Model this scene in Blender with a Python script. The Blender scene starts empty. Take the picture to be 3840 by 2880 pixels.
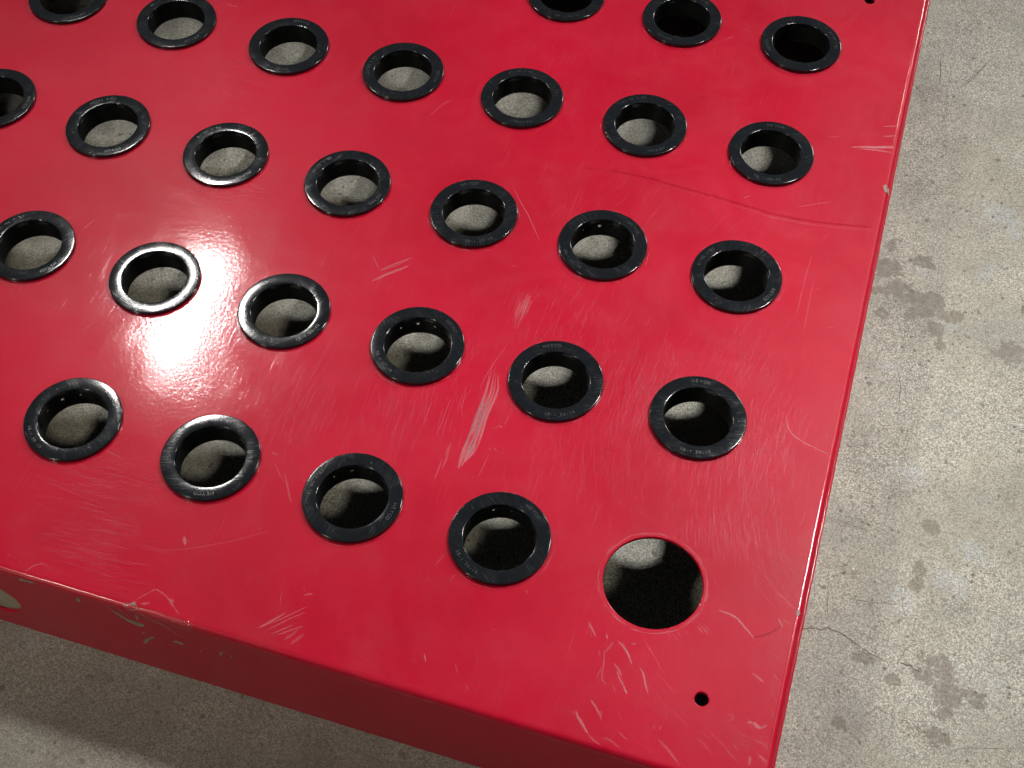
import bpy, bmesh, math, random
import numpy as np
from mathutils import Matrix, Vector

random.seed(7)
rng = np.random.default_rng(7)
MM = 0.001
scene = bpy.context.scene
col = scene.collection

# ------------------------------------------------------------------ camera
cam_d = bpy.data.cameras.new("camera")
cam = bpy.data.objects.new("camera", cam_d)
col.objects.link(cam)
cam_d.sensor_width = 36.0
cam_d.lens = 47.28
cam_d.clip_start = 0.01
cam_d.clip_end = 50.0
R0, R1, R2 = (0.955429, 0.295206, 0.003018), (0.247697, -0.796024, -0.552261), (-0.160628, 0.528393, -0.833666)
cam.matrix_world = Matrix(((R0[0], -R1[0], -R2[0], 0.01226),
                           (R0[1], -R1[1], -R2[1], -0.22617),
                           (R0[2], -R1[2], -R2[2], 0.46795),
                           (0, 0, 0, 1)))
scene.camera = cam

# ------------------------------------------------------------------ room light and lamps
world = bpy.data.worlds.new("World")
scene.world = world
world.use_nodes = True
bg = world.node_tree.nodes["Background"]
bg.inputs[0].default_value = (0.90, 0.95, 1.0, 1)
bg.inputs[1].default_value = 0.06


def lamp(name, loc, target, sx, sy, power, color, spread=180):
    d = bpy.data.lights.new(name, 'AREA')
    d.shape = 'RECTANGLE'
    d.size, d.size_y = sx, sy
    d.energy = power
    d.color = color
    d.spread = math.radians(spread)
    o = bpy.data.objects.new(name, d)
    col.objects.link(o)
    v = Vector(target) - Vector(loc)
    z = -v.normalized()                       # long side runs along world y
    y = (Vector((0, 1, 0)) - z * z.y).normalized()
    x = y.cross(z)
    o.rotation_euler = Matrix((x, y, z)).transposed().to_euler()
    o.location = loc
    return o


# two work lamps with a beam: behind on the left (its glare shows on the paint) and behind on the right
lamp("work_lamp", (-0.922, 0.935, 1.40), (-0.30, 0.16, 0), 0.045, 0.21, 0.44, (1.0, 0.97, 0.93), 42)
lamp("work_lamp", (0.390, 0.815, 1.40), (0.06, 0.12, 0), 0.13, 0.13, 0.70, (1.0, 0.98, 0.94), 34)
# dimmer lamps farther off: an added fill far behind, a warmer one in front on the left, an added low fill in front
lamp("unseen_lamp", (1.70, 4.70, 2.80), (-0.1, 0.2, 0), 0.60, 0.60, 95.0, (1.0, 0.97, 0.90))
lamp("unseen_lamp", (-1.10, -0.95, 1.80), (-0.34, 0.02, 0), 0.16, 0.16, 0.62, (1.0, 0.94, 0.80), 44)
lamp("low_fill_lamp", (-0.90, -1.35, 0.50), (-0.1, -0.1, -0.05), 0.50, 0.30, 1.2, (1.0, 0.94, 0.80))

scene.view_settings.view_transform = 'Standard'
scene.view_settings.look = 'None'
scene.view_settings.exposure = 0.0
scene.view_settings.gamma = 1.0

# ------------------------------------------------------------------ layout (mm): x along the front edge, y away from it
PX, PY = 61.0, 76.76            # pitch of the cable holes
HR = 19.05                      # hole radius
XL, XR, YF, YB = -430.0, 58.2, -69.2, 382.0
ZF = -61.0                      # floor below the plate's top
# features in mm: on the plate (x, y), on the front wall (x, z), on the floor (x, y)
SCRATCH = [([(-151.5,110.7),(-146.2,116.2),(-140.2,121.7)],0.8,0.5),([(-151.9,109.9),(-146.3,114.4),(-141.1,120.1)],0.5,0.4),([(-152.6,104.1),(-148.0,109.3),(-143.7,113.3),(-140.3,116.9)],1.6,0.5),([(-157.2,117.4),(-151.9,111.0)],0.35,0.5),([(36.1,246.5),(41.7,248.6),(55.1,252.1)],1.5,0.75),([(39.8,246.6),(47.6,248.3),(54.1,248.5)],1.2,0.6),([(43.2,248.4),(55.7,253.1)],1.8,0.5),([(48.0,264.4),(55.1,267.0)],0.8,0.6),([(49.1,257.9),(55.0,260.2)],0.8,0.6),([(51.4,288.7),(54.4,290.2)],0.5,0.5),([(52.5,272.7),(55.5,275.1)],0.6,0.5),([(52.2,279.7),(54.6,281.5)],0.5,0.4),([(24.5,250.5),(27.1,250.7),(29.4,252.2)],0.4,0.4),([(17.9,201.8),(25.7,206.3),(32.5,209.9)],0.4,0.5),([(-6.8,199.8),(-3.8,202.6)],0.4,0.5),([(-37.3,300.9),(-32.6,304.7)],0.4,0.4),([(34.3,89.1),(35.4,85.5),(37.0,82.2),(39.3,80.2),(44.1,78.2),(49.0,77.1),(54.0,75.9)],0.55,0.6),([(-109.4,174.7),(-105.0,168.7),(-98.3,161.1),(-93.2,154.0),(-88.8,147.9)],0.5,0.45),([(-161.9,205.2),(-156.0,220.1)],0.3,0.3),([(-157.7,215.8),(-154.9,219.3)],0.5,0.4),([(26.3,-4.0),(30.3,-4.2),(33.8,-5.1),(37.0,-7.7),(39.4,-9.5),(41.2,-10.9)],0.9,0.65),([(48.4,-0.6),(50.8,-3.7)],0.7,0.5),([(43.6,-24.6),(47.8,-26.7)],1.0,0.5),([(45.7,10.1),(54.1,4.8)],0.3,0.5),([(53.3,-1.9),(49.5,-0.2)],0.3,0.4),([(45.4,-43.2),(48.2,-42.9),(50.1,-44.1),(52.5,-42.2)],1.2,0.45),([(38.0,-42.5),(40.2,-42.4),(40.0,-44.2),(38.4,-44.5)],0.5,0.4),([(-19.2,-22.8),(-17.2,-25.2),(-14.9,-27.9)],0.9,0.5),([(-17.3,-26.5),(-16.3,-28.6)],0.5,0.4),([(-11.6,-25.5),(-10.5,-27.6)],0.9,0.6),([(-6.7,-27.0),(-4.1,-28.8),(-1.9,-30.8),(0.5,-34.4)],0.9,0.65),([(-5.2,-27.1),(-2.2,-30.2),(-0.4,-33.1)],0.6,0.4),([(-5.7,-35.9),(-3.5,-38.0),(-1.9,-39.8)],1.0,0.5),([(-4.1,-38.6),(-2.3,-41.1),(-0.7,-42.9),(1.4,-45.7)],0.9,0.6),([(-0.0,-43.7),(1.5,-45.9)],1.0,0.6),([(3.5,-34.7),(5.1,-36.1),(6.3,-38.5),(7.5,-41.1),(8.8,-43.4)],0.9,0.5),([(4.2,-35.2),(5.8,-37.4),(6.8,-39.8),(8.2,-42.5)],0.5,0.6),([(-14.5,-57.4),(-12.9,-59.5),(-10.4,-61.8),(-8.0,-64.3)],1.3,0.65),([(-8.0,-64.3),(-5.3,-66.1),(-1.2,-67.2)],0.6,0.45),([(-15.8,-57.9),(-14.0,-59.2)],0.4,0.4),([(-10.5,-51.7),(-7.9,-53.9),(-6.6,-55.4),(-4.7,-57.9)],0.9,0.6),([(-6.7,-55.8),(-5.5,-55.0),(-5.3,-56.8)],0.5,0.5),([(-10.6,-32.0),(-9.4,-37.1),(-8.7,-43.1),(-6.1,-44.6)],0.6,0.4),([(-8.1,-27.6),(-9.3,-31.2),(-10.6,-32.7)],1.2,0.25),([(-12.6,-32.6),(-11.7,-34.7)],0.5,0.4),([(-9.8,-38.8),(-10.7,-43.7)],0.5,0.35),([(-4.4,-44.1),(-2.4,-46.5)],0.4,0.4),([(-2.7,-64.2),(-0.2,-64.1),(4.2,-65.9)],0.8,0.35),([(2.2,-60.3),(3.6,-61.1),(6.1,-62.5)],0.4,0.5),([(16.5,-58.9),(20.7,-61.7),(25.4,-65.3)],0.5,0.5),([(17.2,-58.7),(23.0,-62.7),(24.8,-64.4)],0.3,0.4),([(29.5,-54.4),(32.7,-56.1),(36.4,-58.6)],0.3,0.4),([(36.0,-52.2),(40.1,-54.9),(43.4,-57.5)],0.3,0.4),([(-1.9,-26.5),(0.2,-26.1)],1.2,0.35),([(20.4,-12.8),(23.0,-14.8)],0.4,0.5),([(21.5,-12.0),(24.9,-14.8)],0.4,0.5),([(22.7,-11.6),(25.1,-13.3)],0.4,0.5),([(10.3,-34.9),(17.7,-40.3)],0.25,0.35),([(2.3,-23.6),(6.8,-28.2),(13.1,-34.8)],0.25,0.4),([(3.9,-25.5),(6.6,-27.4)],0.3,0.4),([(13.9,-55.7),(14.0,-54.0)],0.4,0.5),([(16.0,-55.4),(16.2,-53.5)],0.4,0.5),([(9.6,-18.5),(12.2,-20.1)],0.3,0.35),([(11.2,-17.6),(14.5,-20.6)],0.3,0.35),([(13.5,-16.5),(15.6,-19.1)],0.3,0.35),([(15.9,-15.8),(18.1,-17.5)],0.3,0.35),([(48.8,-55.1),(49.2,-58.6)],1.4,0.4),([(51.3,-53.6),(55.1,-55.7)],1.0,0.4),([(48.9,-48.9),(53.6,-49.6)],0.4,0.5),([(41.5,-51.9),(44.6,-55.0)],0.3,0.4),([(45.3,-43.0),(47.1,-43.2)],1.2,0.4),([(47.5,-43.4),(50.4,-44.2)],1.6,0.45),([(-178.3,-35.2),(-176.5,-38.3)],1.6,0.55),([(-171.7,-50.7),(-172.0,-49.4),(-170.8,-49.2)],0.5,0.5),([(-186.2,-44.1),(-173.0,-38.8),(-160.0,-31.6),(-147.6,-22.9)],0.3,0.3),([(-135.9,-61.7),(-132.3,-57.6),(-128.6,-53.2)],0.9,0.5),([(-135.2,-61.1),(-128.8,-55.6),(-121.8,-48.3)],0.5,0.4),([(-132.5,-61.6),(-126.1,-54.7),(-121.5,-50.7)],0.6,0.35),([(-130.3,-62.5),(-124.0,-56.7)],0.7,0.4),([(-128.4,-62.5),(-120.5,-56.2)],0.8,0.35),([(-125.0,-63.4),(-122.6,-60.1),(-121.7,-57.9)],1.0,0.3),([(-122.1,-64.4),(-118.8,-58.9)],1.4,0.22),([(-124.9,-44.5),(-121.6,-42.8)],0.9,0.35),([(-133.4,-44.5),(-132.1,-50.0)],0.4,0.3),([(-73.6,-53.0),(-72.0,-56.1)],0.6,0.6),([(-61.8,-52.9),(-59.4,-56.6)],0.3,0.4),([(-55.5,-59.4),(-53.5,-61.8)],0.3,0.4),([(-45.3,-17.5),(-44.4,-18.5)],2.0,0.25),([(-48.3,-30.6),(-47.7,-31.4)],0.4,0.4),([(-74.1,-22.7),(-72.8,-19.0)],0.3,0.3),([(-81.5,-18.3),(-79.5,-12.2)],0.3,0.35),([(-261.4,41.1),(-258.8,48.7)],0.7,0.35),([(-224.6,-9.3),(-217.6,-10.2)],0.4,0.5),([(-287.6,92.0),(-285.0,100.4)],0.7,0.4),([(-297.9,96.9),(-296.5,100.2)],0.6,0.2),([(-337.0,145.3),(-335.6,148.9)],0.35,0.35),([(-286.4,250.0),(-280.4,250.0)],0.6,0.4),([(-160.8,10.1),(-157.9,9.6)],0.8,0.35),([(-151.8,2.1),(-148.3,-3.1),(-144.5,-9.2)],1.0,0.3),([(-157.7,5.9),(-151.7,-0.5)],0.4,0.3),([(-93.0,35.6),(-93.2,32.0),(-93.0,28.5)],1.5,0.22),([(-92.4,30.7),(-92.6,26.3),(-92.6,23.2)],1.0,0.3),([(-94.0,27.4),(-93.9,21.2),(-94.1,17.7)],0.7,0.35),([(-74.3,55.6),(-74.7,52.6),(-75.0,50.1)],0.4,0.35),([(-77.2,49.4),(-75.3,48.8)],0.8,0.4),([(-78.9,47.2),(-77.1,49.0)],0.4,0.4),([(-77.8,38.4),(-76.4,37.2)],0.8,0.3),([(-76.0,38.9),(-74.1,37.5)],0.5,0.35),([(-86.4,87.7),(-88.3,78.0),(-89.6,70.8),(-90.0,64.3)],0.35,0.5),([(-96.1,63.7),(-94.8,58.7),(-94.3,53.0),(-92.5,48.7)],0.3,0.5),([(-106.8,51.6),(-107.1,45.4),(-106.4,39.5)],0.3,0.5),([(-99.8,55.9),(-100.0,50.0),(-99.7,43.2),(-99.8,36.3)],0.3,0.45),([(-76.6,35.6),(-77.3,28.3),(-77.7,23.2)],0.3,0.4),([(-79.8,120.6),(-83.4,111.5)],0.3,0.2),([(31.0,157.7),(27.1,151.2)],0.3,0.2),([(32.5,166.3),(33.6,132.4)],0.35,0.3),([(29.4,175.5),(29.0,164.4),(28.9,153.6),(29.0,144.0)],0.5,0.25),([(33.8,156.9),(36.8,159.2)],0.3,0.3),([(42.5,137.8),(45.2,139.9)],0.4,0.4),([(27.0,163.8),(35.2,168.2)],0.2,0.2)]
BAND = [([(-89.1,78.2),(-87.4,61.8),(-87.6,52.7),(-87.3,42.2),(-87.8,35.3),(-87.6,25.5)],[(-85.3,75.1),(-81.8,65.2),(-82.8,52.9),(-82.0,43.9),(-81.9,35.1),(-83.5,30.7)],46,0.3),([(-87.2,41.8),(-87.6,34.9),(-86.8,22.3)],[(-83.6,40.5),(-82.9,34.0),(-84.8,28.3)],22,0.32),([(-89.0,118.7),(-88.8,109.0),(-87.7,96.4)],[(-82.4,119.0),(-82.5,110.1),(-83.3,97.8)],20,0.22)]
FIELD = [((-62.8,98.2),(31.4,9.8),(7.6,-26.4),(-0.5,-6.7),150,0.3),((-24.6,81.3),(17.1,5.4),(4.7,-18.9),(-0.6,-8.7),150,0.34),((-31.3,44.4),(30.8,9.6),(5.4,-20.3),(0.8,-6.2),150,0.26),((-115.7,45.0),(20.0,6.3),(6.2,-17.4),(0.8,-7.0),120,0.3),((-113.8,84.9),(20.7,6.5),(4.6,-13.6),(-0.8,-6.5),60,0.22),((14.0,109.6),(20.5,6.4),(4.6,-22.8),(-1.2,-5.9),140,0.26),((19.0,63.8),(22.6,7.0),(5.1,-24.2),(0.6,-8.4),260,0.33),((35.4,76.5),(15.0,4.7),(4.1,-21.2),(-0.6,-6.4),120,0.26),((23.4,28.2),(17.2,5.3),(2.2,-10.4),(1.6,-5.6),160,0.33),((42.1,13.4),(9.0,2.8),(2.8,-13.8),(2.8,-2.9),70,0.26),((43.4,-52.1),(13.1,4.1),(1.6,-7.6),(2.6,-1.6),60,0.26),((52.6,-28.3),(3.2,1.0),(3.9,-19.7),(2.1,-1.7),50,0.3),((-164.4,41.8),(19.6,6.1),(9.4,-23.0),(-0.1,-7.0),170,0.26),((-220.9,-22.0),(24.6,7.7),(6.0,-11.9),(6.4,-0.0),180,0.26),((-286.8,50.0),(21.1,6.6),(9.9,-18.4),(0.4,-5.8),60,0.16),((-175.4,3.4),(8.9,2.7),(7.1,-16.3),(2.3,-3.6),30,0.15),((-208.2,-47.3),(20.0,6.2),(7.8,-15.3),(6.8,0.1),190,0.28),((-237.2,126.5),(27.0,8.4),(6.8,-15.2),(6.6,0.1),120,0.26),((-266.5,201.1),(23.9,7.5),(11.1,-25.0),(8.8,-0.4),150,0.22),((-270.5,156.5),(13.9,4.4),(4.2,-9.0),(4.7,-0.3),40,0.18),((-51.7,174.6),(33.5,10.5),(4.9,-19.2),(-2.4,-7.0),80,0.2),((-175.4,186.2),(27.9,8.7),(16.4,-45.0),(-1.7,-3.6),40,0.14),((11.2,184.7),(30.0,9.3),(3.4,-17.6),(-3.1,-5.7),50,0.16),((-11.2,3.6),(15.8,4.9),(4.0,-15.5),(1.4,-4.1),70,0.22),((-76.6,-33.5),(27.8,8.6),(8.0,-23.1),(1.3,-2.8),40,0.14),((11.9,-53.0),(13.2,4.1),(3.8,-15.2),(2.5,-2.0),50,0.26),((17.7,312.8),(37.0,11.6),(5.1,-30.2),(-1.9,-4.6),40,0.12)]
CREASE = [(-82.2, 195.2), (-66.5, 197.6), (-50.3, 198.1), (-34.4, 196.8), (-19.8, 196.2), (-5.1, 195.0), (9.5, 193.7), (23.6, 194.3), (37.3, 196.4), (53.3, 199.5)]
CREASE2 = [(41.2, -10.9), (44.3, -9.1), (47.1, -7.1), (50.2, -3.7)]
CHIP = [[(-232.6,-3.8),(-231.0,-1.3),(-229.9,-2.4),(-227.7,-1.8),(-225.5,-2.2),(-227.5,-3.9),(-229.1,-3.6),(-232.4,-4.8)],[(-183.6,-3.7),(-182.7,-4.3),(-183.3,-7.9),(-184.3,-8.5)],[(-194.0,-5.6),(-192.4,-7.1),(-188.4,-11.3),(-185.1,-11.6),(-181.7,-11.9),(-183.0,-14.7),(-185.4,-15.4),(-189.0,-13.6),(-192.4,-10.2)],[(-188.0,-34.8),(-185.3,-28.1),(-180.7,-22.9),(-180.6,-24.0),(-183.2,-27.3),(-186.0,-32.7)],[(-172.3,-21.3),(-169.8,-19.2),(-167.2,-20.0),(-168.2,-22.2),(-169.5,-21.6)],[(-151.8,-17.6),(-150.1,-16.3),(-151.6,-21.5),(-152.1,-21.2)],[(-147.2,-17.6),(-145.9,-16.7),(-146.9,-19.4)],[(-161.0,-22.6),(-159.8,-21.4),(-160.5,-23.2)],[(-185.3,-21.8),(-184.0,-21.3),(-185.0,-22.9)],[(-208.9,-5.0),(-207.1,-4.5),(-207.8,-8.5),(-209.0,-8.6)]]
FOLD = [[(-196.7,-3.1),(-193.9,-7.5),(-190.8,-11.6),(-188.0,-14.2)],[(-181.0,-0.1),(-178.3,-2.6),(-173.6,-5.0),(-170.4,-7.9),(-168.1,-11.4),(-165.5,-13.2)],[(-195.0,-3.2),(-190.7,0.2),(-189.2,-5.5),(-186.6,-8.8)]]
CRACK = [([(54.3,26.0),(62.7,27.2),(68.0,28.8),(71.4,29.2),(74.1,31.0),(79.3,30.2),(84.0,28.1),(88.5,26.2),(93.0,24.6),(98.3,23.2),(102.3,21.7)],0.9),([(102.3,21.7),(104.4,24.4),(105.3,27.2),(106.9,31.0),(108.6,33.4),(111.7,35.3)],0.5),([(104.4,24.6),(109.1,24.2),(114.3,22.6)],1.2),([(92.6,-4.9),(96.1,-0.9),(98.9,2.4),(102.0,1.1),(106.7,0.1),(112.4,-0.1),(115.4,-0.9),(116.6,-3.6),(119.8,-6.1),(122.7,-7.0)],0.45),([(122.3,-7.1),(130.3,-6.8),(137.9,-3.1),(157.8,2.6)],0.35),([(64.2,124.0),(68.1,122.1),(72.0,123.8),(76.8,124.9)],0.6),([(79.2,46.9),(89.4,48.1),(101.1,50.3)],0.5),([(101.1,56.6),(102.7,49.8),(104.6,44.1)],0.4),([(70.9,46.8),(72.9,36.6)],0.4),([(88.9,370.3),(93.1,376.7),(97.1,384.9),(100.0,392.4),(102.5,398.3)],0.7),([(90.1,310.2),(97.2,304.9),(105.6,297.7)],0.5),([(75.7,389.5),(77.0,381.4),(77.9,371.5)],0.9),([(64.8,312.3),(79.4,319.6)],0.5),([(75.1,285.3),(88.1,288.2)],0.5),([(83.6,171.3),(85.7,161.8),(87.2,148.7)],0.6),([(69.4,60.3),(70.9,48.5),(72.7,37.1)],0.4),([(113.8,190.0),(115.9,184.1)],0.5),([(89.1,371.7),(96.1,384.0),(101.7,396.0)],0.5)]
STAIN = [(119.7, 29.3, 6.3, 3.5), (123.5, 21.8, 4.6, 5.8), (125.8, 13.8, 5.3, 6.0), (115.7, 21.2, 5.4, 2.7), (133.3, 19.8, 6.2, 1.8), (136.7, 15.0, 2.9, 1.7), (90.9, 21.6, 4.7, 2.2), (102.7, 15.8, 2.5, 2.2), (85.8, -8.4, 2.8, 2.5), (124.6, -2.9, 4.9, 2.9), (76.7, 221.6, 5.5, 4.5), (68.3, 217.0, 4.5, 3.2), (83.0, 215.6, 4.0, 3.7), (94.0, 219.0, 6.5, 3.1), (93.1, 210.9, 10.0, 3.7), (83.8, 206.1, 3.0, 2.4), (85.7, 240.5, 4.5, 3.3), (70.1, 245.9, 3.1, 3.9), (105.8, 211.7, 2.9, 3.7), (70.5, 202.6, 2.9, 3.1), (69.3, 230.6, 6.6, 5.8), (97.3, 201.1, 3.8, 4.6), (100.6, 192.5, 2.2, 4.5), (86.0, 241.2, 3.9, 2.5), (132.5, 195.8, 8.2, 5.4), (107.2, 62.1, 3.2, 2.9), (107.4, 70.5, 3.4, 2.9), (108.6, 91.3, 3.4, 3.8), (95.9, 212.4, 3.0, 1.9)]
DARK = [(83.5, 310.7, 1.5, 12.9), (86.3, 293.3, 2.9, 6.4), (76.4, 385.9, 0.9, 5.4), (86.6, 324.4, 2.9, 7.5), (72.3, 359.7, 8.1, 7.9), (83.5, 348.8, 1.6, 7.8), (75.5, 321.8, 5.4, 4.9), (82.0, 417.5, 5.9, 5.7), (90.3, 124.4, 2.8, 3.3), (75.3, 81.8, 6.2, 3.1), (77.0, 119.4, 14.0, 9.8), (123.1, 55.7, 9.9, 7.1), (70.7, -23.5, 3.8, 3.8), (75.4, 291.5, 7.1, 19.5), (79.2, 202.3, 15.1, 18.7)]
BLUE = [(118.4, 395.3, 1.9, 2.0), (112.2, 382.7, 1.6, 1.7), (121.0, 282.9, 8.4, 6.2), (118.1, 247.2, 3.0, 3.9), (88.0, 234.4, 4.5, 3.8), (114.5, 239.3, 3.0, 2.6), (109.9, 276.5, 2.6, 2.0), (127.8, 276.5, 4.7, 6.2), (128.2, 85.5, 6.1, 4.5), (101.8, 53.6, 5.9, 5.8), (121.7, 67.3, 8.0, 5.8), (144.7, 27.9, 2.5, 2.7), (79.0, 172.6, 4.4, 3.5), (124.5, 202.8, 2.2, 2.7), (-244.2, -74.4, 4.5, 4.1), (-204.9, -74.9, 3.9, 2.1), (104.2, 205.2, 3.0, 2.8), (96.2, 117.7, 6.9, 4.8)]
FILMEDGE = [[(-184.8, -65.5), (-179.2, -58.7), (-175.3, -59.7), (-171.9, -61.5), (-165.9, -66.0)], [(-230.2, -67.3), (-229.1, -65.5), (-228.2, -64.1), (-227.0, -62.9), (-224.9, -61.8), (-222.4, -62.3)]]


# ------------------------------------------------------------------ helpers
def set_tags(o, label=None, cat=None, group=None, kind=None):
    if label: o["label"] = label
    if cat: o["category"] = cat
    if group: o["group"] = group
    if kind: o["kind"] = kind
    return o


def link(name, me, parent=None, mats=()):
    for m in mats:
        me.materials.append(m)
    o = bpy.data.objects.new(name, me)
    col.objects.link(o)
    if parent is not None:
        o.parent = parent
    return o


def mesh_from(name, verts, faces, smooth=False):
    me = bpy.data.meshes.new(name)
    me.from_pydata([tuple(c * MM for c in v) for v in verts], [], faces)
    me.update()
    if smooth:
        me.polygons.foreach_set("use_smooth", [True] * len(me.polygons))
    return me


class NT:
    def __init__(self, name):
        self.m = bpy.data.materials.new(name)
        self.m.use_nodes = True
        self.t = self.m.node_tree
        self.p = self.t.nodes["Principled BSDF"]
        self.out = self.t.nodes["Material Output"]
        self.co = self.t.nodes.new("ShaderNodeTexCoord").outputs["Object"]

    def n(self, typ, ins=None, **kw):
        nd = self.t.nodes.new(typ)
        for k, v in kw.items():
            setattr(nd, k, v)
        for k, v in (ins or {}).items():
            if hasattr(v, "is_output") or isinstance(v, bpy.types.NodeSocket):
                self.t.links.new(v, nd.inputs[k])
            else:
                nd.inputs[k].default_value = v
        return nd

    def noise(self, scale, detail=3.0, rough=0.55, dist=0.0, vec=None):
        return self.n("ShaderNodeTexNoise", {"Vector": vec or self.co, "Scale": scale, "Detail": detail,
                                             "Roughness": rough, "Distortion": dist}).outputs["Fac"]

    def mapped(self, scale=(1, 1, 1), rot=(0, 0, 0), loc=(0, 0, 0)):
        return self.n("ShaderNodeMapping", {"Vector": self.co, "Scale": scale, "Rotation": rot, "Location": loc}).outputs[0]

    def ramp(self, fac, a, b, lo=0.0, hi=1.0):
        return self.n("ShaderNodeMapRange", {"Value": fac, "From Min": a, "From Max": b, "To Min": lo, "To Max": hi}).outputs[0]

    def math(self, op, a, b=0.5, clamp=False):
        nd = self.n("ShaderNodeMath", {0: a, 1: b}, operation=op)
        nd.use_clamp = clamp
        return nd.outputs[0]

    def mix(self, fac, a, b, blend='MIX'):
        nd = self.n("ShaderNodeMix", data_type='RGBA', blend_type=blend)
        for i, v in ((0, fac), (6, a), (7, b)):
            if isinstance(v, bpy.types.NodeSocket):
                self.t.links.new(v, nd.inputs[i])
            else:
                nd.inputs[i].default_value = v
        return nd.outputs[2]

    def bump(self, height, strength, dist, normal=None):
        ins = {"Height": height, "Strength": strength, "Distance": dist}
        if normal is not None:
            ins["Normal"] = normal
        return self.n("ShaderNodeBump", ins).outputs[0]

    def set(self, **kw):
        for k, v in kw.items():
            k = k.replace("_", " ")
            if isinstance(v, bpy.types.NodeSocket):
                self.t.links.new(v, self.p.inputs[k])
            else:
                self.p.inputs[k].default_value = v


# ------------------------------------------------------------------ materials
def red_paint(name, dull=0.0):
    k = NT(name)
    big = k.noise(9.0, 4.0, 0.6)
    mid = k.noise(55.0, 4.0, 0.6)
    base = k.mix(k.ramp(big, 0.35, 0.65), (0.49, 0.0012, 0.022, 1), (0.60, 0.0022, 0.031, 1))
    base = k.mix(k.ramp(mid, 0.5, 0.78, 0.0, 0.10), base, (0.62, 0.08, 0.11, 1))
    # dusty, rubbed patches
    wear = k.noise(22.0, 6.0, 0.7, 1.2)
    dust = k.noise(900.0, 3.0, 0.7)
    base = k.mix(k.math('MULTIPLY', k.ramp(wear, 0.45, 0.75), k.ramp(dust, 0.45, 0.75, 0.0, 0.11)), base, (0.62, 0.20, 0.22, 1))
    # fine directional hairlines
    lines = None
    for rot, seed in ((0.10, 0.0), (0.55, 3.1), (-0.5, 7.7), (1.35, 5.2)):
        v = k.mapped((1500, 34, 1), (0, 0, rot), (seed, seed, 0))
        s = k.noise(1.0, 2.0, 0.5, 0.0, v)
        s = k.ramp(s, 0.66, 0.80)
        lines = s if lines is None else k.math('MAXIMUM', lines, s)
    lmask = k.math('MULTIPLY', lines, k.ramp(k.noise(14.0, 3.0, 0.6), 0.42, 0.68))
    base = k.mix(k.math('MULTIPLY', lmask, 0.16), base, (0.70, 0.30, 0.33, 1))
    peel = k.noise(600.0, 2.0, 0.5)
    wave = k.noise(28.0, 2.0, 0.5)
    def amp(sock, a):
        return k.math('MULTIPLY', sock, a)
    h1 = k.math('ADD', amp(k.noise(7.0, 1.0, 0.4), 4.0e-4), amp(wave, 1.2e-4))
    h2 = k.math('ADD', h1, amp(peel, 2.7e-5))
    n2 = k.bump(h2, 1.0, 1.0)
    n3 = k.bump(k.math('SUBTRACT', h2, amp(k.math('MULTIPLY', lines, k.ramp(wear, 0.35, 0.6)), 8.0e-6)), 1.0, 1.0)
    k.set(Base_Color=base, Roughness=k.ramp(wear, 0.3, 0.7, 0.38 + dull, 0.48 + dull), IOR=1.5,
          Coat_Weight=0.55 - dull, Coat_Roughness=k.ramp(wear, 0.3, 0.75, 0.07, 0.14 + dull), Coat_IOR=1.45,
          Specular_IOR_Level=k.ramp(wear, 0.30, 0.70, 0.11, 0.19))
    k.t.links.new(n2, k.p.inputs["Normal"])
    k.t.links.new(n3, k.p.inputs["Coat Normal"])
    return k.m


M_RED = red_paint("red_gloss_paint")
M_RED2 = red_paint("red_gloss_paint_wall", 0.08)


def plain(name, c, rough=0.5, spec=0.5, metal=0.0, var=0.0, scale=400.0):
    k = NT(name)
    if var:
        b = k.mix(k.ramp(k.noise(scale, 4.0, 0.6), 0.3, 0.7), tuple(x * (1 - var) for x in c[:3]) + (1,),
                  tuple(min(1, x * (1 + var)) for x in c[:3]) + (1,))
        k.set(Base_Color=b)
    else:
        k.set(Base_Color=tuple(c[:3]) + (1,))
    k.set(Roughness=rough, Metallic=metal, Specular_IOR_Level=spec)
    return k.m


M_INNER = plain("dark_unlit_inner_face", (0.035, 0.032, 0.03), 0.6, 0.3, var=0.2)
M_CHIP = plain("bared_primer", (0.30, 0.24, 0.195), 0.55, 0.4, var=0.25, scale=900)


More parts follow.
